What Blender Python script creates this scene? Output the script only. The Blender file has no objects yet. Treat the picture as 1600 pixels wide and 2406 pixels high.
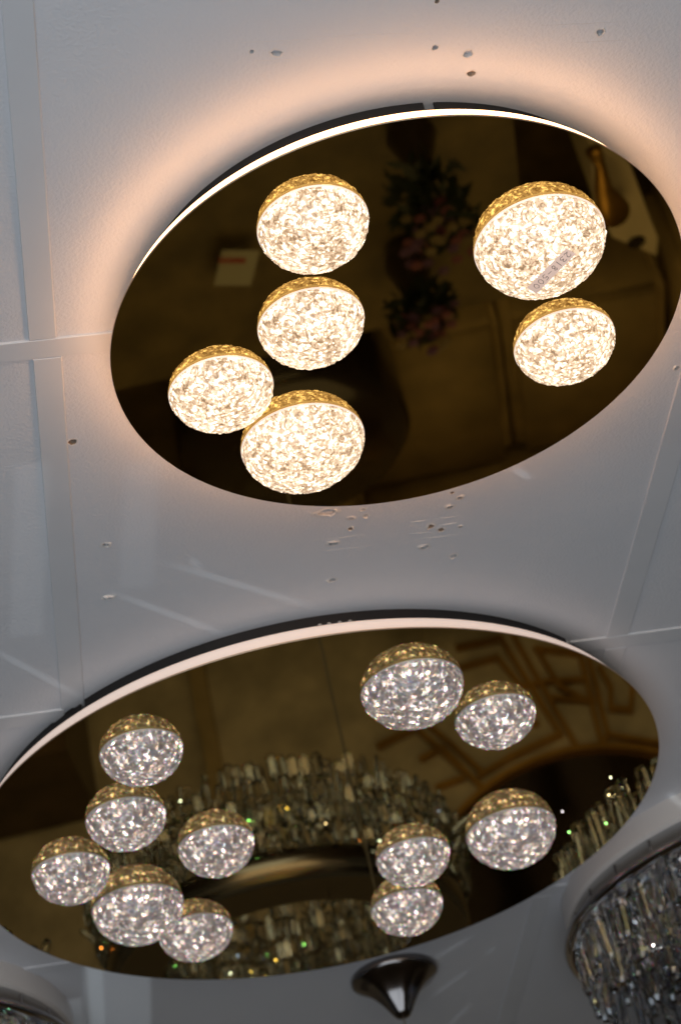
import bpy, bmesh, math, random
from mathutils import Vector, Matrix, noise
random.seed(7)
PI = math.pi
sc = bpy.context.scene
COL = sc.collection

# ------------------------------------------------------------------ camera solve (from the photograph)
CAMZ = 1.70
X = Vector((0.97308362, 0.13198913, -0.18891041))
U = Vector((0.23045232, -0.55732335, 0.79767312))
F = Vector((0.0, 0.81973749, 0.57273942))
FPX = 5231.607
ZM = 2.91065          # lower face of the mirror plates
ZC = 2.95215          # ceiling
def at(px, py, z=ZC):
    d = (px-800)*X + (1203-py)*U + FPX*F
    s = (z-CAMZ)/d.z
    return Vector((d.x*s, d.y*s, z))
def proj(p):
    w = Vector(p)-Vector((0, 0, CAMZ))
    k = FPX/w.dot(F)
    return 800+k*w.dot(X), 1203-k*w.dot(U)
def refl(px, py, z):                 # where a ray bounced off the mirror plates meets height z
    p = at(px, py, 2*ZM-z)
    return Vector((p.x, p.y, z))
GA = 1.76493684
GV = Vector((math.cos(GA), math.sin(GA), 0)); GH = Vector((GV.y, -GV.x, 0))
def uv(u, v, z): 
    p = GH*u+GV*v; return Vector((p.x, p.y, z))

cam_d = bpy.data.cameras.new('camera'); cam = bpy.data.objects.new('camera', cam_d); COL.objects.link(cam)
m = Matrix.Identity(4)
for i in range(3):
    m[i][0] = X[i]; m[i][1] = U[i]; m[i][2] = -F[i]
m[0][3], m[1][3], m[2][3] = 0, 0, CAMZ
cam.matrix_world = m
cam_d.sensor_fit = 'VERTICAL'; cam_d.sensor_height = 36.0; cam_d.sensor_width = 24.0
cam_d.lens = FPX*36.0/2406
cam_d.clip_start = 0.05; cam_d.clip_end = 60
cam_d.dof.use_dof = True; cam_d.dof.focus_distance = 1.86; cam_d.dof.aperture_fstop = 10
sc.camera = cam

# ------------------------------------------------------------------ helpers
def tag(o, label=None, cat=None, group=None, kind=None):
    if label: o['label'] = label
    if cat: o['category'] = cat
    if group: o['group'] = group
    if kind: o['kind'] = kind
    return o
def empty(name, loc):
    o = bpy.data.objects.new(name, None); COL.objects.link(o); o.location = loc
    o.empty_display_size = .05
    return o
def obj(name, bm, mats, parent=None, smooth=False, world=True):
    me = bpy.data.meshes.new(name)
    bm.normal_update(); bm.to_mesh(me); bm.free()
    if not isinstance(mats, (list, tuple)): mats = [mats]
    for q in mats: me.materials.append(q)
    if smooth: me.polygons.foreach_set('use_smooth', [True]*len(me.polygons))
    o = bpy.data.objects.new(name, me); COL.objects.link(o)
    if parent is not None:
        o.parent = parent
        if world:                     # geometry was given in world coordinates
            off = Vector((0, 0, 0)); q = parent
            while q is not None: off += q.location; q = q.parent
            o.location = -off
    return o
def lathe(bm, prof, c, seg=96, a0=0, a1=2*PI, closed=None, mi=0):
    full = abs(a1-a0-2*PI) < 1e-6
    n = seg if full else seg+1
    rows = []
    for (r, z) in prof:
        if r < 1e-7:
            v = bm.verts.new((c[0], c[1], z)); rows.append([v]*n)
        else:
            rows.append([bm.verts.new((c[0]+r*math.cos(a0+(a1-a0)*k/seg), c[1]+r*math.sin(a0+(a1-a0)*k/seg), z)) for k in range(n)])
    for A, B in zip(rows, rows[1:]):
        for k in range(seg):
            k2 = (k+1) % n if full else k+1
            vs = []
            for v in (A[k], A[k2], B[k2], B[k]):
                if v not in vs: vs.append(v)
            if len(vs) >= 3:
                try: f = bm.faces.new(vs); f.material_index = mi
                except ValueError: pass
    return rows
def prism(bm, pts, z0, z1, mi=0):
    a = [bm.verts.new((p[0], p[1], z0)) for p in pts]; b = [bm.verts.new((p[0], p[1], z1)) for p in pts]
    n = len(pts)
    fs = [bm.faces.new(a), bm.faces.new(b[::-1])]+[bm.faces.new((a[i], b[i], b[(i+1) % n], a[(i+1) % n])) for i in range(n)]
    for f in fs: f.material_index = mi
def box(bm, c, s, rot=0, mi=0, R=None):
    vs = []
    M = R if R is not None else Matrix.Rotation(rot, 3, 'Z')
    for sx in (-1, 1):
        for sy in (-1, 1):
            for sz in (-1, 1):
                vs.append(bm.verts.new(Vector(c)+M@Vector((sx*s[0]/2, sy*s[1]/2, sz*s[2]/2))))
    for q in ((0, 1, 3, 2), (4, 6, 7, 5), (0, 4, 5, 1), (2, 3, 7, 6), (0, 2, 6, 4), (1, 5, 7, 3)):
        f = bm.faces.new([vs[i] for i in q]); f.material_index = mi
def tube(bm, pts, r, seg=10, mi=0):
    pts = [Vector(p) for p in pts]; rs = r if isinstance(r, (list, tuple)) else [r]*len(pts)
    rows = []
    for i, p in enumerate(pts):
        d = (pts[min(i+1, len(pts)-1)]-pts[max(i-1, 0)]).normalized()
        a = d.orthogonal().normalized() if abs(d.z) < .9 else (Vector((1, 0, 0))-d*d.x).normalized()
        b = d.cross(a)
        rows.append([bm.verts.new(p+(a*math.cos(2*PI*k/seg)+b*math.sin(2*PI*k/seg))*rs[i]) for k in range(seg)])
    for A, B in zip(rows, rows[1:]):
        for k in range(seg): bm.faces.new((A[k], A[(k+1) % seg], B[(k+1) % seg], B[k])).material_index = mi
    bm.faces.new(rows[0][::-1]); bm.faces.new(rows[-1])
def recalc(bm): bmesh.ops.recalc_face_normals(bm, faces=bm.faces[:])

def area(name, loc, target, size, power, col, sy=None, spread=None):
    l = bpy.data.lights.new(name, 'AREA'); l.energy = power; l.color = col; l.size = size
    if sy: l.shape = 'RECTANGLE'; l.size_y = sy
    if spread: l.spread = spread
    o = bpy.data.objects.new(name, l); COL.objects.link(o); o.location = loc
    o.rotation_euler = (Vector(target)-Vector(loc)).to_track_quat('-Z', 'Y').to_euler(); return o
def point_light(name, loc, r, power, col):
    l = bpy.data.lights.new(name, 'POINT'); l.energy = power; l.color = col; l.shadow_soft_size = r
    o = bpy.data.objects.new(name, l); COL.objects.link(o); o.location = loc; return o

# ------------------------------------------------------------------ materials
def mat(name): 
    q = bpy.data.materials.new(name); q.use_nodes = True
    return q, q.node_tree.nodes, q.node_tree.links
def pbr(name, col, rough=.5, metal=0., bump=None, var=0., spec=.5, coat=0.):
    q, N, L = mat(name); b = N['Principled BSDF']
    b.inputs['Base Color'].default_value = (*col, 1); b.inputs['Roughness'].default_value = rough
    b.inputs['Metallic'].default_value = metal; b.inputs['Specular IOR Level'].default_value = spec
    b.inputs['Coat Weight'].default_value = coat
    tc = N.new('ShaderNodeTexCoord')
    if var:
        n = N.new('ShaderNodeTexNoise'); n.inputs['Scale'].default_value = 9; n.inputs['Detail'].default_value = 5
        L.new(tc.outputs['Object'], n.inputs['Vector'])
        r = N.new('ShaderNodeValToRGB'); r.color_ramp.elements[0].position = .3; r.color_ramp.elements[1].position = .7
        r.color_ramp.elements[0].color = (*[c*(1-var) for c in col], 1); r.color_ramp.elements[1].color = (*[min(1, c*(1+var)) for c in col], 1)
        L.new(n.outputs['Fac'], r.inputs[0]); L.new(r.outputs[0], b.inputs['Base Color'])
    if bump:
        n = N.new('ShaderNodeTexNoise'); n.inputs['Scale'].default_value = bump[0]; n.inputs['Detail'].default_value = 3
        L.new(tc.outputs['Object'], n.inputs['Vector'])
        bp = N.new('ShaderNodeBump'); bp.inputs['Strength'].default_value = bump[1]; bp.inputs['Distance'].default_value = bump[2]
        L.new(n.outputs['Fac'], bp.inputs['Height']); L.new(bp.outputs[0], b.inputs['Normal'])
    return q
def emit(name, col, s, col2=None):
    q, N, L = mat(name); b = N['Principled BSDF']
    b.inputs['Base Color'].default_value = (.8, .76, .72, 1); b.inputs['Roughness'].default_value = .35
    b.inputs['Emission Color'].default_value = (*col, 1); b.inputs['Emission Strength'].default_value = s
    return q

def ceiling_material():
    q, N, L = mat('vinyl_faced_ceiling_board'); b = N['Principled BSDF']
    b.inputs['Roughness'].default_value = .42; b.inputs['Specular IOR Level'].default_value = .35
    tc = N.new('ShaderNodeTexCoord')
    n1 = N.new('ShaderNodeTexNoise'); n1.inputs['Scale'].default_value = 3.; n1.inputs['Detail'].default_value = 6
    L.new(tc.outputs['Object'], n1.inputs['Vector'])
    r = N.new('ShaderNodeValToRGB'); r.color_ramp.elements[0].position = .35; r.color_ramp.elements[1].position = .7
    r.color_ramp.elements[0].color = (.63, .648, .685, 1); r.color_ramp.elements[1].color = (.69, .702, .73, 1)
    L.new(n1.outputs['Fac'], r.inputs[0]); L.new(r.outputs[0], b.inputs['Base Color'])
    n2 = N.new('ShaderNodeTexNoise'); n2.inputs['Scale'].default_value = 330; n2.inputs['Detail'].default_value = 2.5; n2.inputs['Roughness'].default_value = .6
    n3 = N.new('ShaderNodeTexNoise'); n3.inputs['Scale'].default_value = 14; n3.inputs['Detail'].default_value = 2
    L.new(tc.outputs['Object'], n2.inputs['Vector']); L.new(tc.outputs['Object'], n3.inputs['Vector'])
    b2 = N.new('ShaderNodeBump'); b2.inputs['Strength'].default_value = .55; b2.inputs['Distance'].default_value = .0013
    b3 = N.new('ShaderNodeBump'); b3.inputs['Strength'].default_value = .25; b3.inputs['Distance'].default_value = .004
    L.new(n3.outputs['Fac'], b3.inputs['Height']); L.new(n2.outputs['Fac'], b2.inputs['Height'])
    L.new(b3.outputs[0], b2.inputs['Normal']); L.new(b2.outputs[0], b.inputs['Normal'])
    return q
M_CEIL = ceiling_material()
M_STRIP = pbr('batten_plastic', (.61, .63, .66), .38, bump=(25, .25, .002), var=.03)
M_PLUG = pbr('crumbled_plaster', (.55, .55, .56), .9, bump=(600, .9, .002), var=.35)
M_PLUG2 = pbr('brown_chipped_filler', (.36, .28, .21), .9, bump=(600, .9, .002), var=.35)
M_LIP = pbr('torn_board_lip', (.68, .67, .66), .8, bump=(500, .7, .001))
M_BLACK = pbr('black_painted_steel', (.012, .011, .011), .45, bump=(90, .15, .001))
M_WHITEIN = pbr('white_mount_bracket', (.6, .62, .64), .5)
M_EDGE = pbr('brushed_gold_edge', (.62, .45, .30), .35, metal=.7)
M_CHROME = pbr('smoked_chrome', (.42, .39, .38), .07, metal=1.)
M_CANOPY = pbr('white_canopy_paint', (.62, .61, .60), .4, bump=(40, .1, .002))
M_PAPER = emit('sticker_paper_own_glow', (.95, .68, .56), .55)  # emission put in for lamp light passing through the paper
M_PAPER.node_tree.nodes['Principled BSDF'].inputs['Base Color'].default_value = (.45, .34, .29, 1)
M_INK = pbr('ballpoint_ink', (.02, .02, .03), .6)

def mirror_material(name, col):
    q, N, L = mat(name); b = N['Principled BSDF']
    b.inputs['Metallic'].default_value = 1; b.inputs['Roughness'].default_value = .012
    b.inputs['Base Color'].default_value = (*col, 1)
    tc = N.new('ShaderNodeTexCoord'); n = N.new('ShaderNodeTexNoise'); n.inputs['Scale'].default_value = 6; n.inputs['Detail'].default_value = 1
    L.new(tc.outputs['Object'], n.inputs['Vector'])
    bp = N.new('ShaderNodeBump'); bp.inputs['Strength'].default_value = .05; bp.inputs['Distance'].default_value = .002
    L.new(n.outputs['Fac'], bp.inputs['Height']); L.new(bp.outputs[0], b.inputs['Normal'])
    # dust and smears as a faint roughness change
    d = N.new('ShaderNodeTexNoise'); d.inputs['Scale'].default_value = 40; d.inputs['Detail'].default_value = 6
    L.new(tc.outputs['Object'], d.inputs['Vector'])
    mr = N.new('ShaderNodeMapRange'); mr.inputs[1].default_value = .4; mr.inputs[2].default_value = .8; mr.inputs[3].default_value = .008; mr.inputs[4].default_value = .03
    L.new(d.outputs['Fac'], mr.inputs[0]); L.new(mr.outputs[0], b.inputs['Roughness'])
    return q
M_MIRROR = mirror_material('bronze_mirror', (.50, .345, .11)); M_MIRROR2 = mirror_material('smoky_bronze_mirror', (.46, .345, .13))

def glass(name, iors, rough, tint=(1, 1, 1)):
    q, N, L = mat(name); N.remove(N['Principled BSDF']); out = N['Material Output']
    if len(iors) == 1:
        g = N.new('ShaderNodeBsdfGlass'); g.inputs['IOR'].default_value = iors[0]; g.inputs['Roughness'].default_value = rough
        g.inputs['Color'].default_value = (*tint, 1); L.new(g.outputs[0], out.inputs[0])
    else:
        prev = None
        for k, i in enumerate(iors):      # one lobe per colour: real dispersion
            g = N.new('ShaderNodeBsdfGlass'); g.inputs['IOR'].default_value = i; g.inputs['Roughness'].default_value = rough
            c = [0, 0, 0]; c[k] = tint[k]; g.inputs['Color'].default_value = (*c, 1)
            if prev is None: prev = g
            else:
                a = N.new('ShaderNodeAddShader'); L.new(prev.outputs[0], a.inputs[0]); L.new(g.outputs[0], a.inputs[1]); prev = a
        L.new(prev.outputs[0], out.inputs[0])
    return q
M_DOME_LIT = glass('rippled_acrylic', [1.49], .02, (1, .985, .96))
def glinting(name, rough, lobes, bumpscale, bstr, base=None, fac=.5, ior=1.55, tint=(1, 1, 1)):
    """sparkling crystal: a clear or pale body plus one sharp lobe per colour, each bent a little differently (dispersion)"""
    q, N, L = mat(name); N.remove(N['Principled BSDF']); out = N['Material Output']
    tc = N.new('ShaderNodeTexCoord'); n = N.new('ShaderNodeTexNoise'); n.inputs['Scale'].default_value = bumpscale; n.inputs['Detail'].default_value = 2
    L.new(tc.outputs['Object'], n.inputs['Vector'])
    prev = None
    for k in range(3):
        bp = N.new('ShaderNodeBump'); bp.inputs['Strength'].default_value = 1; bp.inputs['Distance'].default_value = bstr*(1, 1.10, 1.22)[k]
        L.new(n.outputs['Fac'], bp.inputs['Height'])
        g = N.new('ShaderNodeBsdfAnisotropic'); g.inputs['Roughness'].default_value = rough
        c = [0, 0, 0]; c[k] = lobes[k]; g.inputs['Color'].default_value = (*c, 1); L.new(bp.outputs[0], g.inputs['Normal'])
        if prev is None: prev = g
        else:
            a = N.new('ShaderNodeAddShader'); L.new(prev.outputs[0], a.inputs[0]); L.new(g.outputs[0], a.inputs[1]); prev = a
    if base is None:
        b = N.new('ShaderNodeBsdfGlass'); b.inputs['IOR'].default_value = ior; b.inputs['Roughness'].default_value = 0; b.inputs['Color'].default_value = (*tint, 1)
    else:
        b = N.new('ShaderNodeBsdfDiffuse'); b.inputs['Color'].default_value = (*base, 1)
    mx = N.new('ShaderNodeMixShader'); mx.inputs[0].default_value = fac
    L.new(b.outputs[0], mx.inputs[1]); L.new(prev.outputs[0], mx.inputs[2]); L.new(mx.outputs[0], out.inputs[0])
    return q
M_DOME_OFF = glass('rippled_acrylic_dispersive', [1.455, 1.49, 1.535], .01, (1, 1, 1))
M_CRYSTAL = glinting('cut_crystal', .06, (.9, .9, .9), 60, .0006, fac=.07, tint=(.96, .965, .97))

def liner(name, sc_, ramp, wline, dots, tintvar=0., inv=False):
    """inner glow surface of a dome: ripples and glints painted into the emission as distorted ridges"""
    q, N, L = mat(name); b = N['Principled BSDF']
    b.inputs['Base Color'].default_value = (.45, .42, .40, 1); b.inputs['Roughness'].default_value = .3
    def mth(op, a, c, d=None):
        m_ = N.new('ShaderNodeMath'); m_.operation = op
        for i_, v_ in enumerate((a, c, d)):
            if v_ is None: continue
            if isinstance(v_, (int, float)): m_.inputs[i_].default_value = v_
            else: L.new(v_, m_.inputs[i_])
        return m_.outputs[0]
    def noi(scale, det, dist):
        n_ = N.new('ShaderNodeTexNoise'); n_.inputs['Scale'].default_value = scale; n_.inputs['Detail'].default_value = det; n_.inputs['Distortion'].default_value = dist
        L.new(tc.outputs['Object'], n_.inputs['Vector']); return n_.outputs['Fac']
    tc = N.new('ShaderNodeTexCoord')
    r1 = mth('ABSOLUTE', mth('SUBTRACT', noi(sc_, 2, 1.4), .5), 0)
    mr = N.new('ShaderNodeMapRange'); mr.inputs[1].default_value = 0; mr.inputs[2].default_value = wline; L.new(r1, mr.inputs[0])
    line = mr.outputs[0] if not inv else mth('SUBTRACT', 1, mr.outputs[0])
    nb = noi(sc_*1.7, 2, .8)
    v = N.new('ShaderNodeTexVoronoi'); v.inputs['Scale'].default_value = sc_*1.25; L.new(tc.outputs['Object'], v.inputs['Vector'])
    md = N.new('ShaderNodeMapRange'); md.inputs[1].default_value = dots[0]; md.inputs[2].default_value = dots[1]; md.inputs[4].default_value = dots[2]; L.new(v.outputs['Distance'], md.inputs[0])
    f = mth('MULTIPLY_ADD', line, .38, mth('MULTIPLY_ADD', nb, 1.1, mth('ADD', md.outputs[0], -.42)))
    r = N.new('ShaderNodeValToRGB'); e = r.color_ramp.elements
    e[0].position = ramp[0][0]; e[0].color = (*ramp[0][1], 1); e[1].position = ramp[-1][0]; e[1].color = (*ramp[-1][1], 1)
    for p_, c_ in ramp[1:-1]: k = e.new(p_); k.color = (*c_, 1)
    L.new(f, r.inputs[0]); out = r.outputs[0]
    if tintvar:
        mx = N.new('ShaderNodeMix'); mx.data_type = 'RGBA'; mx.blend_type = 'MULTIPLY'; mx.inputs[0].default_value = tintvar
        r2 = N.new('ShaderNodeValToRGB'); e2 = r2.color_ramp.elements; e2[0].position = .38; e2[0].color = (1, .74, .54, 1); e2[1].position = .62; e2[1].color = (.88, .93, 1, 1)
        L.new(noi(210, 1, 0), r2.inputs[0])
        L.new(out, mx.inputs[6]); L.new(r2.outputs[0], mx.inputs[7]); out = mx.outputs[2]
    L.new(out, b.inputs['Emission Color']); b.inputs['Emission Strength'].default_value = 1
    return q
M_BOARD_LIT = liner('lit_liner_painted_glow', 128, [(.04, (.20, .11, .05)), (.21, (.50, .32, .18)), (.36, (.78, .55, .365)), (.495, (1.02, .78, .56)), (.595, (2.1, 1.7, 1.25)), (1., (7., 5.7, 4.4))], .075, (.42, .12, .25))
M_BOARD_OFF = liner('dim_liner_painted_glints', 86, [(.06, (.085, .08, .082)), (.30, (.19, .172, .172)), (.46, (.37, .335, .325)), (.57, (1.0, .90, .83)), (.70, (2.8, 2.5, 2.25)), (1., (7., 6.2, 5.6))], .12, (.36, .08, .36), .75, True)
M_RIM_LIT = emit('lit_frosted_rim', (1, .74, .58), .75)
M_RIM_OFF = pbr('frosted_rim', (.7, .66, .66), .4)
M_LED1 = emit('lit_led_ring', (1.0, .51, .225), 7.2)
M_LED2 = emit('dimly_lit_diffuser_ring', (1.0, .74, .63), .42)

# ------------------------------------------------------------------ ceiling with its chipped holes
def hole_outline(px, py, r, asp=1., seed=0):
    c = at(px, py); pts = []
    n = 13
    for k in range(n):
        a = 2*PI*k/n
        rr = r*(1+.32*noise.noise(Vector((math.cos(a)*1.3, math.sin(a)*1.3, seed*3.7))) + random.uniform(-.1, .1))
        p = GH*(rr*math.cos(a)*asp)+GV*(rr*math.sin(a))
        pts.append((c.x+p.x, c.y+p.y))
    return pts
HOLES = [  # px, py, radius mm, aspect, filler, lip height mm
 (592, 121, 2.2, 1, 0, .5), (650, 124, 3.8, 1.2, 0, .7), (1022, 112, 3.3, .9, 0, .5), (1099, 127, 4.6, .95, 0, .3),
 (1107, 173, 3.2, 1.2, 1, .5), (1409, 76, 3.8, .9, 0, .6), (1026, 3, 2.4, 1, 1, .4), (171, 1038, 5.0, .8, 1, .6),
 (768, 1204, 6.0, 1.5, 0, 1.6), (825, 1217, 3.0, 1.2, 0, 1.8), (853, 1197, 2.4, 1.2, 0, 1.5), (859, 1211, 2.6, 1, 0, 1.8),
 (823, 1242, 3.0, 1, 1, 1.8), (783, 1276, 4.0, 1.4, 0, 2.0), (781, 1362, 3.0, 1.3, 0, 1.6), (1062, 1157, 2.2, 1, 1, 1.2),
 (1080, 1169, 3.6, 1, 0, 2.0), (1056, 1191, 3.6, 1.1, 0, 1.8), (1011, 1236, 3.8, 1, 1, 2.2), (1035, 1244, 3.0, 1.2, 1, 1.8),
 (1081, 1237, 2.2, 1, 0, 1.4), (997, 1285, 3.8, 1.2, 0, 2.0), (1065, 1306, 3.4, 1.1, 0, 1.8), (249, 1280, 3.2, 1.3, 0, 1.4),
 (256, 1404, 3.4, 1.6, 0, 2.4), (1589, 864, 3.2, .9, 0, 1.2)]
from mathutils.geometry import delaunay_2d_cdt, intersect_point_tri_2d
outl = [hole_outline(h[0], h[1], h[2]/1000, h[3], i) for i, h in enumerate(HOLES)]
vs = []; edges = []
for (x, y) in ((-5, -4), (5, -4), (5, 6.0), (-5, 6.0)): vs.append(Vector((x, y)))
edges += [(0, 1), (1, 2), (2, 3), (3, 0)]
for o in outl:
    b0 = len(vs)
    for p in o: vs.append(Vector(p))
    edges += [(b0+k, b0+(k+1) % len(o)) for k in range(len(o))]
rv, re, rf_, *_ = delaunay_2d_cdt(vs, edges, [], 0, 1e-7)
def inside(p, poly):
    c = False; n = len(poly); j = n-1
    for i in range(n):
        if (poly[i][1] > p[1]) != (poly[j][1] > p[1]) and p[0] < (poly[j][0]-poly[i][0])*(p[1]-poly[i][1])/(poly[j][1]-poly[i][1])+poly[i][0]: c = not c
        j = i
    return c
bm = bmesh.new(); bv = [bm.verts.new((v.x, v.y, ZC)) for v in rv]
for f in rf_:
    cc = sum((Vector(rv[i]) for i in f), Vector((0, 0)))/len(f)
    if any((cc-Vector(o[0])).length < .03 and inside(cc, o) for o in outl): continue
    try: bm.faces.new([bv[i] for i in f])
    except ValueError: pass
recalc(bm)
for f in bm.faces:
    if f.normal.z > 0: f.normal_flip()
ceiling = tag(obj('ceiling', bm, M_CEIL), kind='structure')
for i, (h, o) in enumerate(zip(HOLES, outl)):
    c = Vector((sum(p[0] for p in o)/len(o), sum(p[1] for p in o)/len(o), 0)); lip = h[5]/1000; r = h[2]/1000
    bm = bmesh.new(); rings = []
    # torn lip outside, its crest standing proud, then the crater with rubble inside
    for s, dz, jit in ((1.0+.9*min(1, lip*900)*.6, .00006, 0), (1.22, -lip*.5, .5), (1.02, -lip, .9), (.86, -lip*.3, .3), (.80, .0025, 0), (.6, .0040, .0), (.3, .003, 0)):
        ring = []
        for k, p in enumerate(o):
            q = c+(Vector((p[0], p[1], 0))-c)*s
            side = (.3+.7*max(0, math.sin(2*PI*k/len(o)+i*1.7)))*random.uniform(.45, 1.5) if jit else 1
            z = ZC+dz*(side if jit else 1)+(random.uniform(-.0006, .0006) if s < .85 else 0)
            if s > .99 and jit: q += Vector((random.uniform(-1, 1), random.uniform(-1, 1), 0))*r*.14
            elif s > 1.2: q += Vector((random.uniform(-1, 1), random.uniform(-1, 1), 0))*r*.10
            ring.append(bm.verts.new((q.x, q.y, z - (.00012 if s > 1.3 else 0))))
        rings.append(ring)
    cv = bm.verts.new((c.x+r*.1, c.y, ZC+.0018))
    n = len(o)
    for ri, (A, B) in enumerate(zip(rings, rings[1:])):
        for k in range(n): bm.faces.new((A[k], A[(k+1) % n], B[(k+1) % n], B[k])).material_index = 0 if ri < 3 else 1
    for k in range(n): bm.faces.new((rings[-1][k], rings[-1][(k+1) % n], cv)).material_index = 1
    recalc(bm)
    obj('hole', bm, [M_LIP, M_PLUG2 if h[4] else M_PLUG], ceiling)
SCR = [((965, 1227), (1005, 1222), .7), ((1030, 1234), (1075, 1228), 1.1), ((962, 1254), (1012, 1250), .7), ((978, 1267), (1075, 1256), .5), ((1020, 1220), (1085, 1211), .4),
       ((735, 1270), (860, 1256), .45), ((738, 1297), (880, 1281), .4), ((565, 100), (745, 92), .45), ((600, 143), (700, 139), .45), ((1270, 60), (1460, 51), .4), ((1350, 100), (1470, 94), .4),
       ((700, 88), (1000, 76), .3)]
for a, b, w in SCR:
    A = at(*a); B = at(*b); d = (B-A).normalized(); nn = Vector((-d.y, d.x, 0)); w = w/1000
    bm = bmesh.new(); n = 10; prev = None
    for k in range(n+1):
        t = k/n; p = A.lerp(B, t)+nn*random.uniform(-.0002, .0002); ww = w*(.35+.65*math.sin(PI*min(1, max(.02, t))))
        row = [bm.verts.new(p+nn*ww+Vector((0, 0, -.00002))), bm.verts.new(p+Vector((0, 0, -ww*.8))), bm.verts.new(p-nn*ww+Vector((0, 0, -.00002)))]
        if prev:
            for j in (0, 1): bm.faces.new((prev[j], prev[j+1], row[j+1], row[j]))
        prev = row
    recalc(bm); obj('scratch', bm, M_LIP, ceiling)

# cover battens over the board joints
def batten(u0, u1, v0, v1, label, th=.0020, wob=0):
    bm = bmesh.new()
    b = .0007
    P = lambda uu, vv, z: uv(uu, vv, z)
    lo = [P(u0+b, v0+b, ZC-th), P(u1-b, v0+b, ZC-th), P(u1-b, v1-b, ZC-th), P(u0+b, v1-b, ZC-th)]
    mid = [P(u0, v0, ZC-th+b), P(u1, v0, ZC-th+b), P(u1, v1, ZC-th+b), P(u0, v1, ZC-th+b)]
    up = [P(u0, v0, ZC+.0004), P(u1, v0, ZC+.0004), P(u1, v1, ZC+.0004), P(u0, v1, ZC+.0004)]
    R = [[bm.verts.new(p) for p in q] for q in (lo, mid, up)]
    bm.faces.new(R[0])
    for A, B in zip(R, R[1:]):
        for k in range(4): bm.faces.new((A[k], B[k], B[(k+1) % 4], A[(k+1) % 4]))
    recalc(bm)
    return tag(obj('cover_batten', bm, M_STRIP), label, 'ceiling batten', 'white cover battens over the ceiling joints')
batten(.0572, .0808, .20, 1.4522, 'white cover batten at the upper left, beside the lit lamp')
batten(.0592, .0842, 1.4775, 2.0555, 'white cover batten at the left, between the two cross battens')
batten(-1.2, .2, 1.4528, 1.4770, 'white cross batten disappearing behind the left edge of the lit lamp')
batten(.6640, .6900, .25, 2.0556, 'white cover batten at the right edge, beside the lit lamp')
batten(.12, 1.6, 2.0562, 2.0806, 'white cross batten meeting the right end of the dim lamp')
batten(-1.4, .0620, 2.0562, 2.0806, 'white cross batten meeting the upper left edge of the dim lamp')
batten(.0595, .0860, 2.0815, 3.9, 'white cover batten at the bottom left, emerging from under the dim lamp')
batten(.6660, .6915, 2.0812, 2.6700, 'white cover batten right of the dim lamp, above the right crystal chandelier')
batten(.6655, 1.8, 2.6704, 2.6945, 'white cross batten passing behind the right crystal chandelier')
batten(.6640, .6900, 2.6953, 3.9, 'faint white cover batten in the dark bottom right, beside the right crystal chandelier')
batten(-1.4, .0590, 2.6796, 2.7036, 'white cross batten at the bottom left above the left crystal chandelier')

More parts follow.
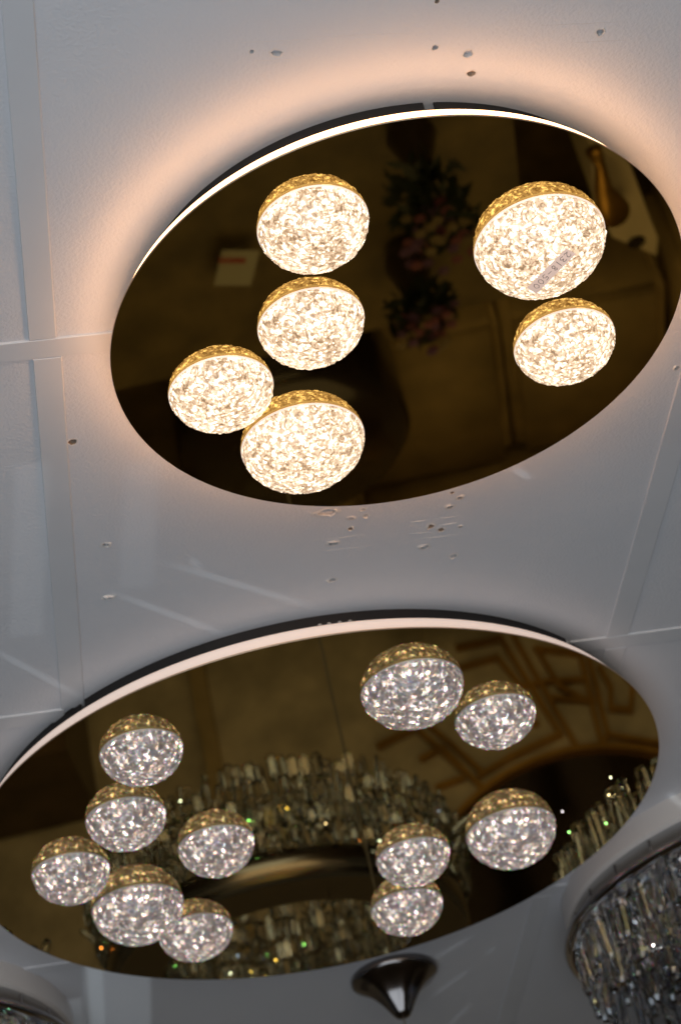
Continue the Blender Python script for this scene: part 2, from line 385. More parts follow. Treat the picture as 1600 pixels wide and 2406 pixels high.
# ------------------------------------------------------------------ the two mirror lamps
def dome(lamp, cx, cy, R, hr, lit, seed, sticker=False):
    z0 = ZM-.0004
    root = empty('crystal_dome', (cx-lamp.location.x, cy-lamp.location.y, z0-lamp.location.z)); root.parent = lamp
    n, mseg = 58, 210
    bm = bmesh.new(); rows = []
    rimh = .0016
    sv = Vector((seed*13.1, seed*7.7, seed*3.3))
    rot = seed*1.9
    for i in range(n+1):
        ph = (PI/2)*(i/n)                   # 0 = rim, pi/2 = pole
        row = []
        for k in range(mseg):
            a = 2*PI*k/mseg
            x, y, z = math.cos(ph)*math.cos(a), math.cos(ph)*math.sin(a), math.sin(ph)
            p = Vector((x, y, z))*R
            # rippled relief: domain-warped ridges, about five millimetres across
            q = p*(180 if lit else 130)+sv
            w = Vector((noise.noise(q*.55), noise.noise(q*.55+Vector((9, 0, 0))), noise.noise(q*.55+Vector((0, 9, 0)))))
            q2 = q+w*1.6
            d = noise.noise(q2)*.9+.55*(1-abs(noise.noise(q2*1.15+Vector((5, 5, 5))))*2.2)+.30*noise.noise(q2*2.3)
            fade = min(1, i/2.5)
            amp = (.0012 if lit else .0013)*fade
            nn = Vector((x, y, z/hr)).normalized()
            s = p.copy(); s.z *= hr
            s += nn*(d-.35)*amp
            row.append(bm.verts.new((s.x, s.y, -s.z)) if i < n else None)
            if i == n: break
        if i == n:
            top = bm.verts.new((0, 0, -hr*R)); rows.append([top]*mseg)
        else: rows.append(row)
    for A, B in zip(rows, rows[1:]):
        for k in range(mseg):
            k2 = (k+1) % mseg
            if B[k] is B[k2]: bm.faces.new((A[k], B[k], A[k2]))
            else: bm.faces.new((A[k], B[k], B[k2], A[k2]))
    nf = len(bm.faces)
    base = bm.faces.new(rows[0])
    recalc(bm)
    o = obj('shade', bm, M_DOME_LIT if lit else M_DOME_OFF, root, smooth=True, world=False)
    o.data.polygons[nf].use_smooth = False
    # added liner inside the dome, its ripples and glints painted as emission
    bm = bmesh.new(); sl = .90
    lathe(bm, [(R*.975*math.cos(t), -(.0012+hr*R*sl*math.sin(t))) for t in [PI/2*k/20 for k in range(20)]]+[(0, -(.0012+hr*R*sl))], (0, 0), 96)
    recalc(bm)
    bo = obj('painted_glow_liner', bm, M_BOARD_LIT if lit else M_BOARD_OFF, root, smooth=True, world=False)
    bo.data.polygons.foreach_set('use_smooth', [True]*len(bo.data.polygons))
    # frosted base rim touching the mirror plate
    bm = bmesh.new(); lathe(bm, [(R*1.004, .0002), (R*1.012, -.0004), (R*1.010, -.0017), (R*.998, -.0019)], (0, 0), 96)
    obj('rim', bm, M_RIM_LIT if lit else M_RIM_OFF, root, smooth=True, world=False)
    if sticker:
        # paper price tag stuck on the lower flank: find the surface under each corner
        def hit(px, py, off):
            d = ((px-800)*X+(1203-py)*U+FPX*F).normalized(); o0 = Vector((0, 0, CAMZ))
            A, B = R+off, hr*R+off
            sc3 = Vector((1/A, 1/A, 1/B)); oo = o0-Vector((cx, cy, z0))
            a_ = Vector([oo[j]*sc3[j] for j in range(3)]); b_ = Vector([d[j]*sc3[j] for j in range(3)])
            qa = b_.dot(b_); qb = 2*a_.dot(b_); qc = a_.dot(a_)-1; D = max(0, qb*qb-4*qa*qc)
            t = (-qb-math.sqrt(D))/(2*qa)
            return oo+d*t
        C = [Vector((1341, 590)), Vector((1248.5, 683.5))]          # text runs from the first to the second end
        half = Vector((11.8, 6.5)); half2 = Vector((11, 7.2))
        def sp(s, t, off):                # s 0..1 along, t -1..1 across (towards the top of the digits)
            c = C[0].lerp(C[1], s); h = half.lerp(half2, s)
            return hit(c.x+h.x*t, c.y+h.y*t, off)
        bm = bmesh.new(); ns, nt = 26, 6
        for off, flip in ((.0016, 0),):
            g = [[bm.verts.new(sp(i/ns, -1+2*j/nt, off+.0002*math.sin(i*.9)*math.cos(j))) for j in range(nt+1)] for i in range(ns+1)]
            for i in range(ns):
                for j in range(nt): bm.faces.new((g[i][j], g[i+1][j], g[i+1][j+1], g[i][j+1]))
        DIG = {'2': [(.05, .75), (.25, 1), (.6, .95), (.7, .7), (.45, .35), (.0, .05), (.25, .12), (.55, .0), (.8, .1)],
               '3': [(.1, .9), (.4, 1), (.7, .85), (.6, .6), (.3, .52), (.65, .45), (.75, .2), (.45, 0), (.05, .1)],
               '1': [(.45, 1.05), (.35, -.05)],
               '8': [(.6, .85), (.35, 1), (.15, .8), (.35, .58), (.6, .3), (.45, .02), (.15, .1), (.1, .35), (.45, .6), (.65, .8), (.55, .9)],
               '-': [(.1, .5), (.75, .48)],
               '5': [(.75, 1), (.25, .97), (.18, .55), (.5, .62), (.72, .35), (.5, .03), (.1, .08)],
               '0': [(.45, 1), (.15, .75), (.12, .3), (.4, 0), (.72, .25), (.75, .7), (.45, 1)]}
        adv = 1/8.9; s0 = .045
        for ci, ch in enumerate('2318-500'):
            P = []
            L_ = DIG[ch]
            for a, b in zip(L_, L_[1:]):
                for q in range(4): P.append((a[0]+(b[0]-a[0])*q/4, a[1]+(b[1]-a[1])*q/4))
            P.append(L_[-1])
            pv = None
            for a, b in zip(P, P[1:]):
                pa = sp(s0+(ci+a[0])*adv, -.5+a[1]*1.05, .0021); pb = sp(s0+(ci+b[0])*adv, -.5+b[1]*1.05, .0021)
                dd = (pb-pa)
                if dd.length < 1e-6: continue
                nrm = (Vector((0, 0, 0))+pa).normalized(); sd = dd.cross(nrm).normalized()*.00021
                ex = dd.normalized()*.00008
                f = bm.faces.new([bm.verts.new(v) for v in (pa-sd-ex, pa+sd-ex, pb+sd+ex, pb-sd+ex)]); f.material_index = 1
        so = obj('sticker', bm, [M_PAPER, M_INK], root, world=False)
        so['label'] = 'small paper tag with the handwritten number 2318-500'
    return root

def lamp(name, c, R, label, lit, rp, rl, hl, domes, gaps):
    root = empty(name, (c[0], c[1], ZM)); tag(root, label, 'ceiling lamp')
    bm = bmesh.new()
    th = .0014
    rows = lathe(bm, [(0, ZM), (R*.5, ZM), (R-.0004, ZM)], c, 256)
    bmesh.ops.remove_doubles(bm, verts=bm.verts[:], dist=1e-7); recalc(bm)
    for f in bm.faces:
        if f.normal.z > 0: f.normal_flip()
    obj('mirror_plate', bm, M_MIRROR if lit else M_MIRROR2, root)
    bm = bmesh.new(); lathe(bm, [(R-.0004, ZM), (R, ZM+.0004), (R, ZM+th), (rl-.004, ZM+th)], c, 256); recalc(bm)
    obj('plate_edge', bm, M_EDGE, root, smooth=False)
    bm = bmesh.new(); lathe(bm, [(rl-.006, ZM+th+.0003), (rl-.0008, ZM+th+.0003), (rl, ZM+th+.0012), (rl, ZM+hl*.62), (rl-.0012, ZM+hl*.85), (rl-.0034, ZM+hl)], c, 256); recalc(bm)
    obj('light_ring', bm, M_LED1 if lit else M_LED2, root, smooth=True)
    bm = bmesh.new()
    zf = ZM+hl+.0003
    lathe(bm, [(rp-.03, zf), (rl-.0040, zf), (rl-.0040, zf+.0008), (rp, zf+.0016)], c, 256)
    # upright wall of the pan, interrupted at the joints
    cuts = []
    for (px, py, wd) in gaps:
        p = at(px, py); a = math.atan2(p.y-c[1], p.x-c[0]); cuts.append((a, wd/rp/2))
    cuts.sort(); 
    if not cuts: cuts = [(0, 0)]
    for i, (a, hw) in enumerate(cuts):
        nxt, hw2 = cuts[(i+1) % len(cuts)]
        a0 = a+hw; a1 = nxt-hw2
        if a1 <= a0: a1 += 2*PI
        lathe(bm, [(rp, zf+.0018), (rp, ZC), (rp-.0015, ZC), (rp-.0015, zf+.0018)], c, max(8, int((a1-a0)/2/PI*240)), a0, a1)
    recalc(bm); obj('housing', bm, M_BLACK, root)
    bm = bmesh.new(); lathe(bm, [(rp-.010, ZC), (rp-.010, zf+.003)], c, 160); recalc(bm)
    obj('mounting_plate', bm, M_WHITEIN, root)
    for (px, py) in ([] if lit else [(752, 1463), (774, 1460), (800, 1452), (825, 1451)]):
        p = at(px, py, zf+.006); a = math.atan2(p.y-c[1], p.x-c[0])
        bm = bmesh.new(); tube(bm, [(c[0]+(rp-.001)*math.cos(a), c[1]+(rp-.001)*math.sin(a), zf+.006), (c[0]+(rp+.0025)*math.cos(a), c[1]+(rp+.0025)*math.sin(a), zf+.006)], .0024, 10)
        recalc(bm); obj('screw', bm, M_WHITEIN, root)
    for i, (x, y, r, h, st) in enumerate(domes): dome(root, x, y, r, h, lit, i+(1 if lit else 11), st)
    return root
lamp('mirror_ceiling_lamp', (.08607, 1.48876), .25, 'lit round bronze mirror ceiling lamp with six glowing rippled domes', True, .2254, .2447, .0162,
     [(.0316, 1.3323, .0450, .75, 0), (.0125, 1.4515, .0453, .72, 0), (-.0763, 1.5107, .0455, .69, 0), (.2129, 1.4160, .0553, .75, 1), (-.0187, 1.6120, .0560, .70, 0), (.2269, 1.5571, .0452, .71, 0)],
     [(1005, 241, .0085)])
lamp('mirror_ceiling_lamp', (-.10727, 2.34612), .40857, 'larger dim round bronze mirror ceiling lamp with eleven silvery rippled domes', False, .3832, .3986, .0215,
     [(.0313, 2.0837, .0558, .76, 0), (.1152, 2.1880, .0455, .76, 0), (-.2681, 2.0834, .0450, .80, 0), (-.3147, 2.2196, .0452, .81, 0), (-.2311, 2.3334, .0447, .85, 0), (-.4016, 2.3169, .0452, .83, 0),
      (-.3486, 2.4431, .0554, .84, 0), (-.2966, 2.5481, .0465, .78, 0), (-.011, 2.4829, .0454, .80, 0), (-.0334, 2.6182, .0457, .82, 0), (.1125, 2.4753, .0552, .85, 0)],
     [(192, 1646, .006), (1332, 1503, .007)])

# ------------------------------------------------------------------ crystal chandeliers
def bar(bm, p, w, d, L_, rot, tilt=0):
    """one cut crystal bar hanging from p, with bevelled long edges and a pointed foot"""
    M = Matrix.Rotation(rot, 3, 'Z')@Matrix.Rotation(tilt, 3, 'X')
    prof = [(w/2, d*.22), (w*.28, d/2), (-w*.28, d/2), (-w/2, d*.22), (-w/2, -d*.22), (-w*.28, -d/2), (w*.28, -d/2), (w/2, -d*.22)]
    rows = []
    for s, z in ((.45, 0), (1, -w*.4), (1, -(L_-w*.35)), (.7, -L_)):
        rows.append([bm.verts.new(Vector(p)+M@Vector((x*s, y*s, z))) for x, y in prof])
    for A, B in zip(rows, rows[1:]):
        for k in range(8): bm.faces.new((A[k], A[(k+1) % 8], B[(k+1) % 8], B[k]))
    bm.faces.new(rows[0][::-1]); bm.faces.new(rows[-1])
def inframe(p, m=15):
    x, y = proj(p); return -m < x < 1600+m and -m < y < 2406+m
def chandelier(c, label, seed):
    rnd = random.Random(seed)
    root = empty('crystal_chandelier', (c[0], c[1], ZC)); tag(root, label, 'chandelier')
    bm = bmesh.new(); lathe(bm, [(.300, ZC), (.300, ZC-.030), (.296, ZC-.034), (.20, ZC-.036)], c, 160); recalc(bm)
    obj('canopy', bm, M_CANOPY, root)
    zr = ZC-.058
    bm = bmesh.new(); lathe(bm, [(.270, zr), (.306, zr), (.311, zr-.002), (.312, zr-.006), (.309, zr-.011), (.302, zr-.013), (.296, zr-.0125)], c, 160); recalc(bm)
    obj('chrome_ring', bm, M_CHROME, root, smooth=True)
    bm = bmesh.new(); lathe(bm, [(0, zr-.012), (.2965, zr-.012)], c, 96); recalc(bm)
    obj('mirror_base', bm, M_CHROME, root)
    for k in range(28):
        a = 2*PI*k/28; p = Vector((c[0]+.294*math.cos(a), c[1]+.294*math.sin(a), 0))
        if not inframe((p.x, p.y, ZC-.04)): continue
        bm = bmesh.new(); tube(bm, [(p.x, p.y, ZC-.036), (p.x, p.y, zr+.0005)], .0016, 8); recalc(bm); obj('bolt', bm, M_CHROME, root)
    for k in range(30):
        a = 2*PI*k/30+rnd.uniform(-.06, .06); q = rnd.choice((.30, .27, .23, .17))
        point_light('crystal_glint_point', (c[0]+q*math.cos(a), c[1]+q*math.sin(a), zr-rnd.uniform(.03, .12)), .0010, .0010, [(1, .95, .9), (.7, .85, 1), (1, .5, .25), (.8, .9, 1), (.3, 1, .5), (.4, .45, 1)][k % 6])  # tiny coloured points added to make glints among the crystals
    mass = bmesh.new(); cnt = 0
    cand = []
    for ri, (rr, sp_, L0, w) in enumerate(((.292, .029, .060, .019), (.266, .030, .085, .020), (.240, .031, .068, .019), (.212, .032, .095, .021), (.182, .033, .075, .020), (.148, .034, .10, .021), (.11, .035, .085, .020), (.065, .035, .11, .021))):
        n = int(2*PI*rr/sp_)
        for k in range(n):
            a = 2*PI*(k+.5*(ri % 2))/n+rnd.uniform(-.02, .02)
            cand.append((rr, a, L0*rnd.uniform(.93, 1.07), w*rnd.uniform(.85, 1.1), rnd.uniform(-.5, .5), rnd.uniform(-.10, .10)*(1 if rnd.random() > .2 or rr > .27 else 4)))
    # lower crossing bars lying level under the drum
    for (rr, a, L_, w, dr, tl) in cand:
        p = (c[0]+rr*math.cos(a), c[1]+rr*math.sin(a), zr-.014)
        if cnt < 96 and inframe((p[0], p[1], p[2]-.03), -5):
            bm = bmesh.new(); bar(bm, p, w, w*.62, L_, a+PI/2+dr, tl); recalc(bm); obj('crystal', bm, M_CRYSTAL, root); cnt += 1
        else: bar(mass, p, w, w*.62, L_, a+PI/2+dr, tl)
    recalc(mass); mo = obj('crystals', mass, M_CRYSTAL, root); mo['kind'] = 'stuff'
    return root
chandelier((.468, 2.84), 'crystal chandelier with a smoked chrome ring, cut off by the bottom right corner', 3)
chandelier((-.805, 2.752), 'crystal chandelier with a dark chrome rim, just showing in the bottom left corner', 5)

# the ring chandelier hanging further on: only its reflection shows in the large lamp
def ring_chandelier():
    c = (-.246, 3.40); zt = 2.60; rnd = random.Random(9)
    root = empty('ring_chandelier', (c[0], c[1], zt)); tag(root, 'ring shaped crystal chandelier, mirrored in the centre of the large dim lamp', 'chandelier')
    bm = bmesh.new(); lathe(bm, [(.215, zt-.03), (.215, zt), (.290, zt)], c, 120); recalc(bm); obj('top_plate', bm, pbr('satin_bronze_plate', (.34, .27, .19), .6, metal=.2), root)
    bm = bmesh.new(); lathe(bm, [(.290, zt+.0002), (.300, zt-.004), (.300, zt-.050), (.293, zt-.055)], c, 120); recalc(bm); obj('chrome_band', bm, pbr('aged_chrome', (.30, .27, .25), .22, metal=1.), root, smooth=True)
    for k in range(3):
        a = .9+2*PI*k/3; bm = bmesh.new(); tube(bm, [(c[0]+.25*math.cos(a), c[1]+.25*math.sin(a), zt), (c[0]+.25*math.cos(a), c[1]+.25*math.sin(a), ZC)], .0007, 6); obj('cable', bm, M_BLACK, root)
    for k in range(36):
        a = 2*PI*k/36+rnd.uniform(-.06, .06); q = rnd.choice((.309, .300, .20, .19))
        point_light('crystal_glint_point', (c[0]+q*math.cos(a), c[1]+q*math.sin(a), zt-rnd.uniform(.05, .2)), .0011, .0013, [(1, .9, .8), (.6, .8, 1), (1, .35, .08), (.25, 1, .35), (1, .8, .2), (.25, .4, 1)][k % 6])  # added points standing in for coloured facet glints
    mass = bmesh.new(); cnt = 0
    for ri, (rr, L0, zz) in enumerate(((.304, .036, -.052), (.312, .036, -.082), (.318, .036, -.112), (.312, .038, -.142), (.300, .038, -.172), (.290, .05, -.10), (.212, .038, -.03), (.207, .038, -.062), (.201, .04, -.095), (.193, .04, -.13), (.183, .05, -.16))):
        n = int(2*PI*rr/.0175)
        for k in range(n):
            a = 2*PI*(k+.5*(ri % 2))/n+rnd.uniform(-.02, .02); L_ = L0*rnd.uniform(.75, 1.25); w = .0145*rnd.uniform(.6, 1.35)
            p = (c[0]+rr*math.cos(a), c[1]+rr*math.sin(a), zt+zz)
            if cnt < 96 and math.sin(a) < -.2 and ri in (1, 3):
                bm = bmesh.new(); bar(bm, p, w, w*.6, L_, a+PI/2+rnd.uniform(-.9, .9), rnd.uniform(-.22, .22)*(1 if rnd.random() > .12 else 5)); recalc(bm); obj('crystal', bm, M_CRYSTAL, root); cnt += 1
            else: bar(mass, p, w, w*.6, L_, a+PI/2+rnd.uniform(-.9, .9), rnd.uniform(-.22, .22)*(1 if rnd.random() > .12 else 5))
    recalc(mass); obj('crystals', mass, M_CRYSTAL, root)['kind'] = 'stuff'
ring_chandelier()

# small chrome canopy of a pendant
pc = (-.076, 2.912)
root = empty('pendant_canopy', (pc[0], pc[1], ZC)); tag(root, 'small trumpet shaped smoked chrome pendant canopy below the large dim lamp', 'pendant canopy')
bm = bmesh.new()
prof = [(.0590, ZC), (.0615, ZC-.004), (.0612, ZC-.009), (.0575, ZC-.0135), (.050, ZC-.018), (.0415, ZC-.0235), (.034, ZC-.030), (.0275, ZC-.038), (.022, ZC-.046), (.0175, ZC-.054), (.0135, ZC-.0615), (.0095, ZC-.067), (.0035, ZC-.0695)]
lathe(bm, prof, pc, 90); recalc(bm)
for v in bm.verts:                    # shallow flutes pressed into the bell
    d_ = Vector((v.co.x-pc[0], v.co.y-pc[1])); q_ = max(0, min(1, (ZC-.006-v.co.z)/.02))*min(1, max(0, (v.co.z-(ZC-.068))/.02))
    k_ = 1+.055*q_*math.cos(6*math.atan2(d_.y, d_.x)+.6); v.co.x = pc[0]+d_.x*k_; v.co.y = pc[1]+d_.y*k_
obj('cup', bm, pbr('dark_smoked_chrome', (.22, .20, .19), .16, metal=1.), root, smooth=True)
bm = bmesh.new(); tube(bm, [(pc[0], pc[1], ZC-.066), (pc[0], pc[1], 1.9)], .0018, 8); recalc(bm); obj('cord', bm, pbr('grey_cord', (.16, .15, .14), .6), root)

# ------------------------------------------------------------------ the showroom below, seen in the mirror plates
M_WOOD = pbr('dark_floor_boards', (.085, .058, .03), .35, var=.4)
M_WALL = pbr('beige_wallpaper', (.44, .38, .27), .7, bump=(60, .6, .004), var=.25)
bm = bmesh.new(); box(bm, (0, 1.2, -.05), (10, 9.6, .1)); tag(obj('floor', bm, M_WOOD), kind='structure')
bm = bmesh.new(); box(bm, (0, 5.6, 1.475), (10, .18, 2.953)); tag(obj('back_wall', bm, M_WALL), kind='structure')
M_GOLD = pbr('aged_gold_leaf', (.46, .26, .06), .35, metal=.8, var=.3)
M_DARK = pbr('dark_lacquer', (.02, .012, .010), .25, coat=.4)
M_CREAM = pbr('cream_lacquer', (.78, .68, .50), .4, var=.08)
M_TAN = pbr('tan_upholstery', (.36, .27, .13), .8, bump=(60, .5, .004), var=.2)

# round wall mirror in a gold lattice
wm = empty('wall_mirror', (.42, 5.50, 1.62)); tag(wm, 'round wall mirror in a gold lattice, reflected at the right end of the large lamp', 'wall mirror')
bm = bmesh.new()
def ringf(bm, r0, r1, y, th, cx=.42, cz=1.62, seg=72):
    rows = []
    for (r, yy) in ((r0, y), (r0, y-th), (r1, y-th), (r1, y)):
        rows.append([bm.verts.new((cx+r*math.cos(2*PI*k/seg), yy, cz+r*math.sin(2*PI*k/seg))) for k in range(seg)])
    for A, B in zip(rows, rows[1:]+rows[:1]):
        for k in range(seg): bm.faces.new((A[k], A[(k+1) % seg], B[(k+1) % seg], B[k]))
def wallpt(px, py):
    a = refl(px, py, 1.5); b = refl(px, py, .5); t = (5.49-a.y)/(b.y-a.y); p = a.lerp(b, t); return (p.x, p.z)
def c6(x, y): return wallpt(800+x/1.96, 1400+y/1.96)
P3 = [c6(600, 950), c6(900, 760), c6(1300, 700)]
(x1, y1), (x2, y2), (x3, y3) = P3
dd = 2*(x1*(y2-y3)+x2*(y3-y1)+x3*(y1-y2))
MX = ((x1*x1+y1*y1)*(y2-y3)+(x2*x2+y2*y2)*(y3-y1)+(x3*x3+y3*y3)*(y1-y2))/dd
MZ = ((x1*x1+y1*y1)*(x3-x2)+(x2*x2+y2*y2)*(x1-x3)+(x3*x3+y3*y3)*(x2-x1))/dd
MR = math.hypot(x1-MX, y1-MZ)
ringf(bm, MR-.008, MR+.008, 5.505, .03, MX, MZ)
def wbar(a, b, w=.013, y=5.492):
    (x0, z0), (x1, z1) = a, b
    d = Vector((x1-x0, 0, z1-z0)); ang = math.atan2(d.z, d.x)
    box(bm, ((x0+x1)/2, y+random.uniform(-.002, .002), (z0+z1)/2), (d.length+w, .022, w), R=Matrix.Rotation(-ang, 3, 'Y'))
LAT = [[(740, 200), (1010, 640)], [(800, 190), (1080, 690)], [(900, 240), (1100, 262), (1200, 690)], [(900, 240), (1010, 420), (1130, 480)], [(1142, 290), (1230, 640)], [(1200, 690), (1230, 640), (1470, 680)],
       [(520, 340), (720, 282), (830, 420)], [(540, 240), (740, 200)], [(960, 395), (1130, 385)], [(980, 470), (1160, 480)], [(1190, 330), (1240, 420), (1245, 520), (1335, 525), (1345, 400), (1280, 330)],
       [(640, 825), (780, 742), (1010, 640)], [(180, 690), (345, 610), (650, 880)], [(410, 600), (640, 800)], [(375, 745), (465, 700), (600, 835)], [(450, 880), (560, 840)], [(830, 420), (960, 395)], [(560, 600), (740, 520), (900, 590)], [(300, 450), (520, 340)]]
for pl_ in LAT:
    Q = [c6(*q) for q in pl_]
    for a, b in zip(Q, Q[1:]): wbar(a, b)
for k in range(3, 40):          # the same lattice carried on round the rest of the mirror
    a = PI*(.95-k*.03) if k < 34 else 0
    if k % 3 == 0 and k < 34:
        wbar((MX+MR*math.cos(a), MZ+MR*math.sin(a)), (MX+(MR+.33)*math.cos(a+.1), MZ+(MR+.33)*math.sin(a+.1)))
        b2 = a-.28
        wbar((MX+(MR+.16)*math.cos(a), MZ+(MR+.16)*math.sin(a)), (MX+(MR+.16)*math.cos(b2), MZ+(MR+.16)*math.sin(b2)))
recalc(bm); obj('lattice', bm, M_GOLD, wm)
bm = bmesh.new(); lathe(bm, [(0, 0), (MR-.012, 0)], (0, 0), 72)
for v in bm.verts: v.co = Vector((MX+v.co.x, 5.495, MZ+v.co.y))
bmesh.ops.remove_doubles(bm, verts=bm.verts[:], dist=1e-6); recalc(bm); obj('glass', bm, pbr('dark_mirror_glass', (.10, .08, .07), .1, metal=1), wm)

M_TABLE = pbr('oak_top', (.15, .115, .055), .5, var=.35)
# table with cloth, flowers, card
def table(name, label, x0, x1, y0, y1, h, m_):
    t = empty(name, ((x0+x1)/2, (y0+y1)/2, 0)); tag(t, label, 'table')
    bm = bmesh.new(); box(bm, ((x0+x1)/2, (y0+y1)/2, h-.02), (x1-x0, y1-y0, .04)); obj('tabletop', bm, m_, t)
    for x in (x0+.05, x1-.05):
        for y in (y0+.05, y1-.05):
            bm = bmesh.new(); box(bm, (x, y, (h-.04)/2), (.05, .05, h-.04)); obj('leg', bm, m_, t)
table('side_table', 'brown oak table under the flowers, reflected in the lit lamp', -.5, .56, 3.2, 4.12, .75, M_TABLE)
M_PETAL = [pbr('pink_petal', (.16, .045, .075), .6), pbr('purple_petal', (.09, .035, .13), .6), pbr('cream_petal', (.17, .13, .07), .6)]
M_LEAF = pbr('dark_leaf', (.012, .02, .010), .5)
def flowers(x, y, z0, z1, r, label):
    t = empty('flower_vase', (x, y, z0)); tag(t, label, 'vase of flowers', 'flower arrangements on the table')
    bm = bmesh.new(); lathe(bm, [(.0, z0), (.045, z0), (.055, z0+.05), (.03, z0+.13), (.038, z0+.16)], (x, y), 28); obj('vase', bm, M_DARK, t, smooth=True)
    bm = bmesh.new(); rd = random.Random(int(x*1000))
    for k in range(150):
        a = rd.uniform(0, 2*PI); q = r*math.sqrt(rd.random()); zz = rd.uniform(z0+.15, z1)
        p = Vector((x+q*math.cos(a), y+q*math.sin(a), zz)); s = rd.uniform(.010, .022)
        e = Vector((rd.uniform(-1, 1), rd.uniform(-1, 1), rd.uniform(-1, 1))).normalized(); f_ = e.orthogonal().normalized()
        bm.faces.new([bm.verts.new(p+e*s*1.8), bm.verts.new(p+f_*s*.6), bm.verts.new(p-e*s*1.8), bm.verts.new(p-f_*s*.6)])
    obj('foliage', bm, M_LEAF, t)
    for mi in range(3):
        bm = bmesh.new()
        for k in range(15):
            a = rd.uniform(0, 2*PI); q = r*math.sqrt(rd.random()); p = Vector((x+q*math.cos(a), y+q*math.sin(a), z1+rd.uniform(-.05, .05)))
            for j in range(6):
                e = Vector((math.cos(j*1.05), math.sin(j*1.05), .4)).normalized()*.014; w_ = Vector((-e.y, e.x, 0))*.5
                bm.faces.new([bm.verts.new(p), bm.verts.new(p+e*.6+w_), bm.verts.new(p+e*1.2), bm.verts.new(p+e*.6-w_)])
        obj('blossom', bm, M_PETAL[mi], t)
flowers(.33, 3.46, .75, 1.08, .085, 'vase of pink and purple flowers nearer the lit lamp, mirrored at its top')
flowers(.28, 3.86, .75, .98, .075, 'second vase of flowers further back, mirrored in the middle of the lit lamp')
bm = bmesh.new(); p = refl(555, 622, .78)
box(bm, (p.x, p.y, .79), (.085, .11, .002), .35); box(bm, (p.x-.005, p.y-.03, .7925), (.060, .014, .001), .35, 1)
tag(obj('notice_card', bm, [pbr('card', (.42, .42, .36), .6), pbr('red_print', (.35, .06, .05), .6)]), 'pale card with a red line, mirrored at the left of the lit lamp', 'card')
# round dark armchair back / ottoman
bm = bmesh.new(); lathe(bm, [(0, .74), (.27, .74), (.30, .70), (.30, .50), (.27, .46)], (-.07, 4.55), 64); recalc(bm)
rt = empty('round_table', (-.07, 4.55, 0)); tag(rt, 'round dark table mirrored in the lower half of the lit lamp', 'table'); obj('tabletop', bm, M_DARK, rt, smooth=True)
bm = bmesh.new(); lathe(bm, [(.06, .46), (.05, .1), (.2, .02), (.2, 0)], (-.07, 4.55), 32); obj('leg', bm, M_DARK, rt, smooth=True)
# sofa
sf = empty('sofa', (.55, 5.0, 0)); tag(sf, 'tan upholstered sofa mirrored at the lower right of the lit lamp', 'sofa')
def soft(name, c, s, par, m_=M_TAN):
    bm = bmesh.new(); box(bm, c, s); bmesh.ops.bevel(bm, geom=bm.edges[:], offset=.03, segments=3, affect='EDGES'); return obj(name, bm, m_, par, smooth=True)
soft('seat', (.30, 4.88, .33), (.44, .62, .26), sf); soft('seat', (.75, 4.88, .33), (.44, .62, .26), sf)
soft('backrest', (.52, 5.28, .55), (.95, .18, .55), sf); soft('armrest', (1.07, 4.95, .36), (.14, .8, .5), sf); soft('armrest', (-.0, 5.0, .36), (.14, .7, .5), sf)
# cream plinth with a round recess and a gilt figure
pl = empty('display_plinth', (.80, 3.95, 0)); tag(pl, 'cream display plinth with a dark round opening, mirrored at the right of the lit lamp', 'plinth')
bm = bmesh.new(); pp = [refl(1385, 345, .75), refl(1475, 380, .75), refl(1545, 560, .75), refl(1540, 600, .75), refl(1440, 560, .75), refl(1392, 470, .75)]
prism(bm, [(q.x, q.y) for q in pp], .0, .75); recalc(bm); obj('body', bm, M_CREAM, pl)
bm = bmesh.new(); q = refl(1485, 606, .70); lathe(bm, [(0, .7530), (.020, .7530), (.022, .7515)], (refl(1495, 570, .75).x, refl(1495, 570, .75).y), 24); obj('opening', bm, M_DARK, pl)
fg = refl(1432, 470, .80); ft = refl(1395, 360, .80)
bm = bmesh.new(); tube(bm, [(fg.x+.02, fg.y+.08, .755), (fg.x+.01, fg.y+.04, .80), (fg.x, fg.y, .84), (fg.x-.02, fg.y-.06, .82), (ft.x+.01, ft.y+.04, .80), (ft.x, ft.y, .79)], [.02, .032, .038, .022, .012, .02], 14); recalc(bm)
tag(obj('gilt_figurine', bm, M_GOLD, smooth=True), 'gilt figurine standing on the cream plinth', 'figurine')
# long shelf cabinet on the left of the wall
cb = empty('wall_cabinet', (-1.15, 5.3, 0)); tag(cb, 'brown wall cabinet mirrored at the left end of the large lamp', 'cabinet')
bm = bmesh.new(); box(bm, (-1.2, 5.3, .55), (.7, .4, 1.1)); obj('body', bm, pbr('brown_veneer', (.10, .06, .03), .4, var=.3), cb)
for k in range(3):
    bm = bmesh.new(); box(bm, (-1.4+.22*k, 5.09, .75), (.20, .02, .6)); obj('door', bm, M_TAN, cb)
bm = bmesh.new(); box(bm, (-.51, 5.49, .9), (.045, .04, 1.8)); tag(obj('wall_post', bm, M_TAN), 'pale narrow post on the back wall, mirrored above the crystals in the large lamp', 'post')

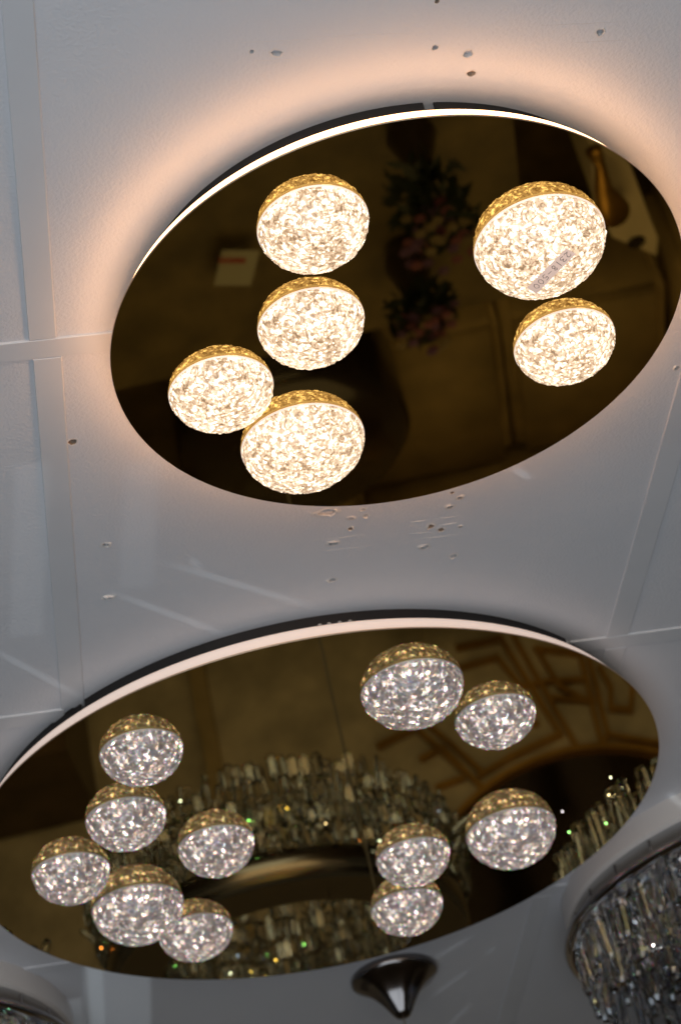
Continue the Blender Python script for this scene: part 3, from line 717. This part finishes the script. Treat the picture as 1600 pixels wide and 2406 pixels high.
# ------------------------------------------------------------------ light
W = bpy.data.worlds.new('World'); sc.world = W; W.use_nodes = True
W.node_tree.nodes['Background'].inputs[0].default_value = (.55, .60, .66, 1); W.node_tree.nodes['Background'].inputs[1].default_value = .075
area('ceiling_fill', (-.35, .1, .95), (-.3, .45, 2.95), 2.0, 23, (.75, .87, 1.0))  # unseen cool fill added below to brighten the ceiling
area('furniture_fill', (.2, 4.2, 2.0), (.2, 4.25, 0), 1.3, 4.5, (1.0, .92, .80))  # unseen fill added over the furniture to brighten its reflection
area('room_fill', (.3, -1.4, 2.5), (0, 4.4, .0), 4.2, 90, (1.0, .90, .78))  # unseen soft fill added to lift the reflected room
rb = random.Random(21)
for k in range(22):
    a = rb.uniform(-2.9, .0); rad = rb.uniform(1.2, 2.8)
    point_light('glint_point', (rad*math.cos(a), rad*math.sin(a)*.9, rb.uniform(1.0, 2.6)), .016, .62, [(1, .85, .7), (.9, .95, 1), (1, .75, .5)][k % 3])  # unseen points added behind the camera for sharp glints

# added point light masked into ceiling streaks and patches, standing in for crystal reflections
def add_streak_light():
    LP = Vector((.25, -.2, 1.0)); Hh = ZC-LP.z
    l = bpy.data.lights.new('streak_gobo', 'POINT'); l.energy = 230; l.color = (.86, .95, 1); l.shadow_soft_size = .004; l.use_nodes = True
    o = bpy.data.objects.new('streak_gobo', l); COL.objects.link(o); o.location = LP
    N, L = l.node_tree.nodes, l.node_tree.links; em = N['Emission']
    def mth(op, a, b=None, c=None):
        q = N.new('ShaderNodeMath'); q.operation = op
        for i, v in enumerate((a, b, c)):
            if v is None: continue
            if isinstance(v, (int, float)): q.inputs[i].default_value = v
            else: L.new(v, q.inputs[i])
        return q.outputs[0]
    tc = N.new('ShaderNodeTexCoord'); sp = N.new('ShaderNodeSeparateXYZ'); L.new(tc.outputs['Normal'], sp.inputs[0])
    az = mth('ABSOLUTE', sp.outputs[2]); sg = mth('SIGN', sp.outputs[2])
    k = mth('DIVIDE', Hh, sp.outputs[2])        # the same whichever way the direction points
    px_ = mth('MULTIPLY', sp.outputs[0], k); py_ = mth('MULTIPLY', sp.outputs[1], k)
    total = None
    for (a, b, w, st, soft) in STREAKS:
        A = at(*a)-LP; B = at(*b)-LP; d = (B-A); Ln = d.length; d.normalize()
        dx = mth('SUBTRACT', px_, A.x); dy = mth('SUBTRACT', py_, A.y)
        s_ = mth('ADD', mth('MULTIPLY', dx, d.x), mth('MULTIPLY', dy, d.y))
        t_ = mth('ABSOLUTE', mth('ADD', mth('MULTIPLY', dx, -d.y), mth('MULTIPLY', dy, d.x)))
        m1 = N.new('ShaderNodeMapRange'); m1.inputs[1].default_value = w; m1.inputs[2].default_value = w*soft; m1.inputs[3].default_value = 0; m1.inputs[4].default_value = 1; L.new(t_, m1.inputs[0])
        e_ = mth('ABSOLUTE', mth('SUBTRACT', s_, Ln/2))
        m2 = N.new('ShaderNodeMapRange'); m2.inputs[1].default_value = Ln/2; m2.inputs[2].default_value = Ln/2*(.4 if w < .006 else .93); m2.inputs[3].default_value = 0; m2.inputs[4].default_value = st; L.new(e_, m2.inputs[0])
        v = mth('MULTIPLY', m1.outputs[0], m2.outputs[0])
        total = v if total is None else mth('ADD', total, v)
    L.new(total, em.inputs['Strength'])
STREAKS = [((365, 1315), (765, 1434), .0022, .55, .1), ((240, 1383), (560, 1502), .0022, .6, .1), ((-40, 1513), (215, 1650), .0022, .6, .1), ((448, 1308), (474, 1340), .003, .3, .1),
           ((1200, 1098), (1250, 1126), .0032, .6, .1), ((1115, 2196), (1010, 2258), .0030, .6, .1), ((1110, 2273), (1005, 2348), .0030, .5, .1), ((1110, 2355), (1045, 2418), .0030, .5, .1),
           ((1140, 2240), (1165, 2226), .003, .5, .1), ((1570, 1865), (1610, 1895), .006, .6, .1),
           ((78, 1080), (62, 1500), .017, .075, .9), ((335, 1080), (322, 1385), .018, .06, .85), ((275, 2250), (282, 2470), .046, .36, .93), ((222, 2240), (236, 2470), .011, .42, .9), ((175, 2345), (190, 2430), .010, .34, .8)]
add_streak_light()

# ------------------------------------------------------------------ render settings
sc.view_settings.view_transform = 'Standard'; sc.view_settings.look = 'None'; sc.view_settings.gamma = 1; sc.view_settings.exposure = 0
cy = sc.cycles
cy.max_bounces = 10; cy.diffuse_bounces = 3; cy.glossy_bounces = 6; cy.transmission_bounces = 8; cy.transparent_max_bounces = 8
cy.caustics_reflective = True; cy.caustics_refractive = False; cy.sample_clamp_indirect = 12; cy.blur_glossy = .3
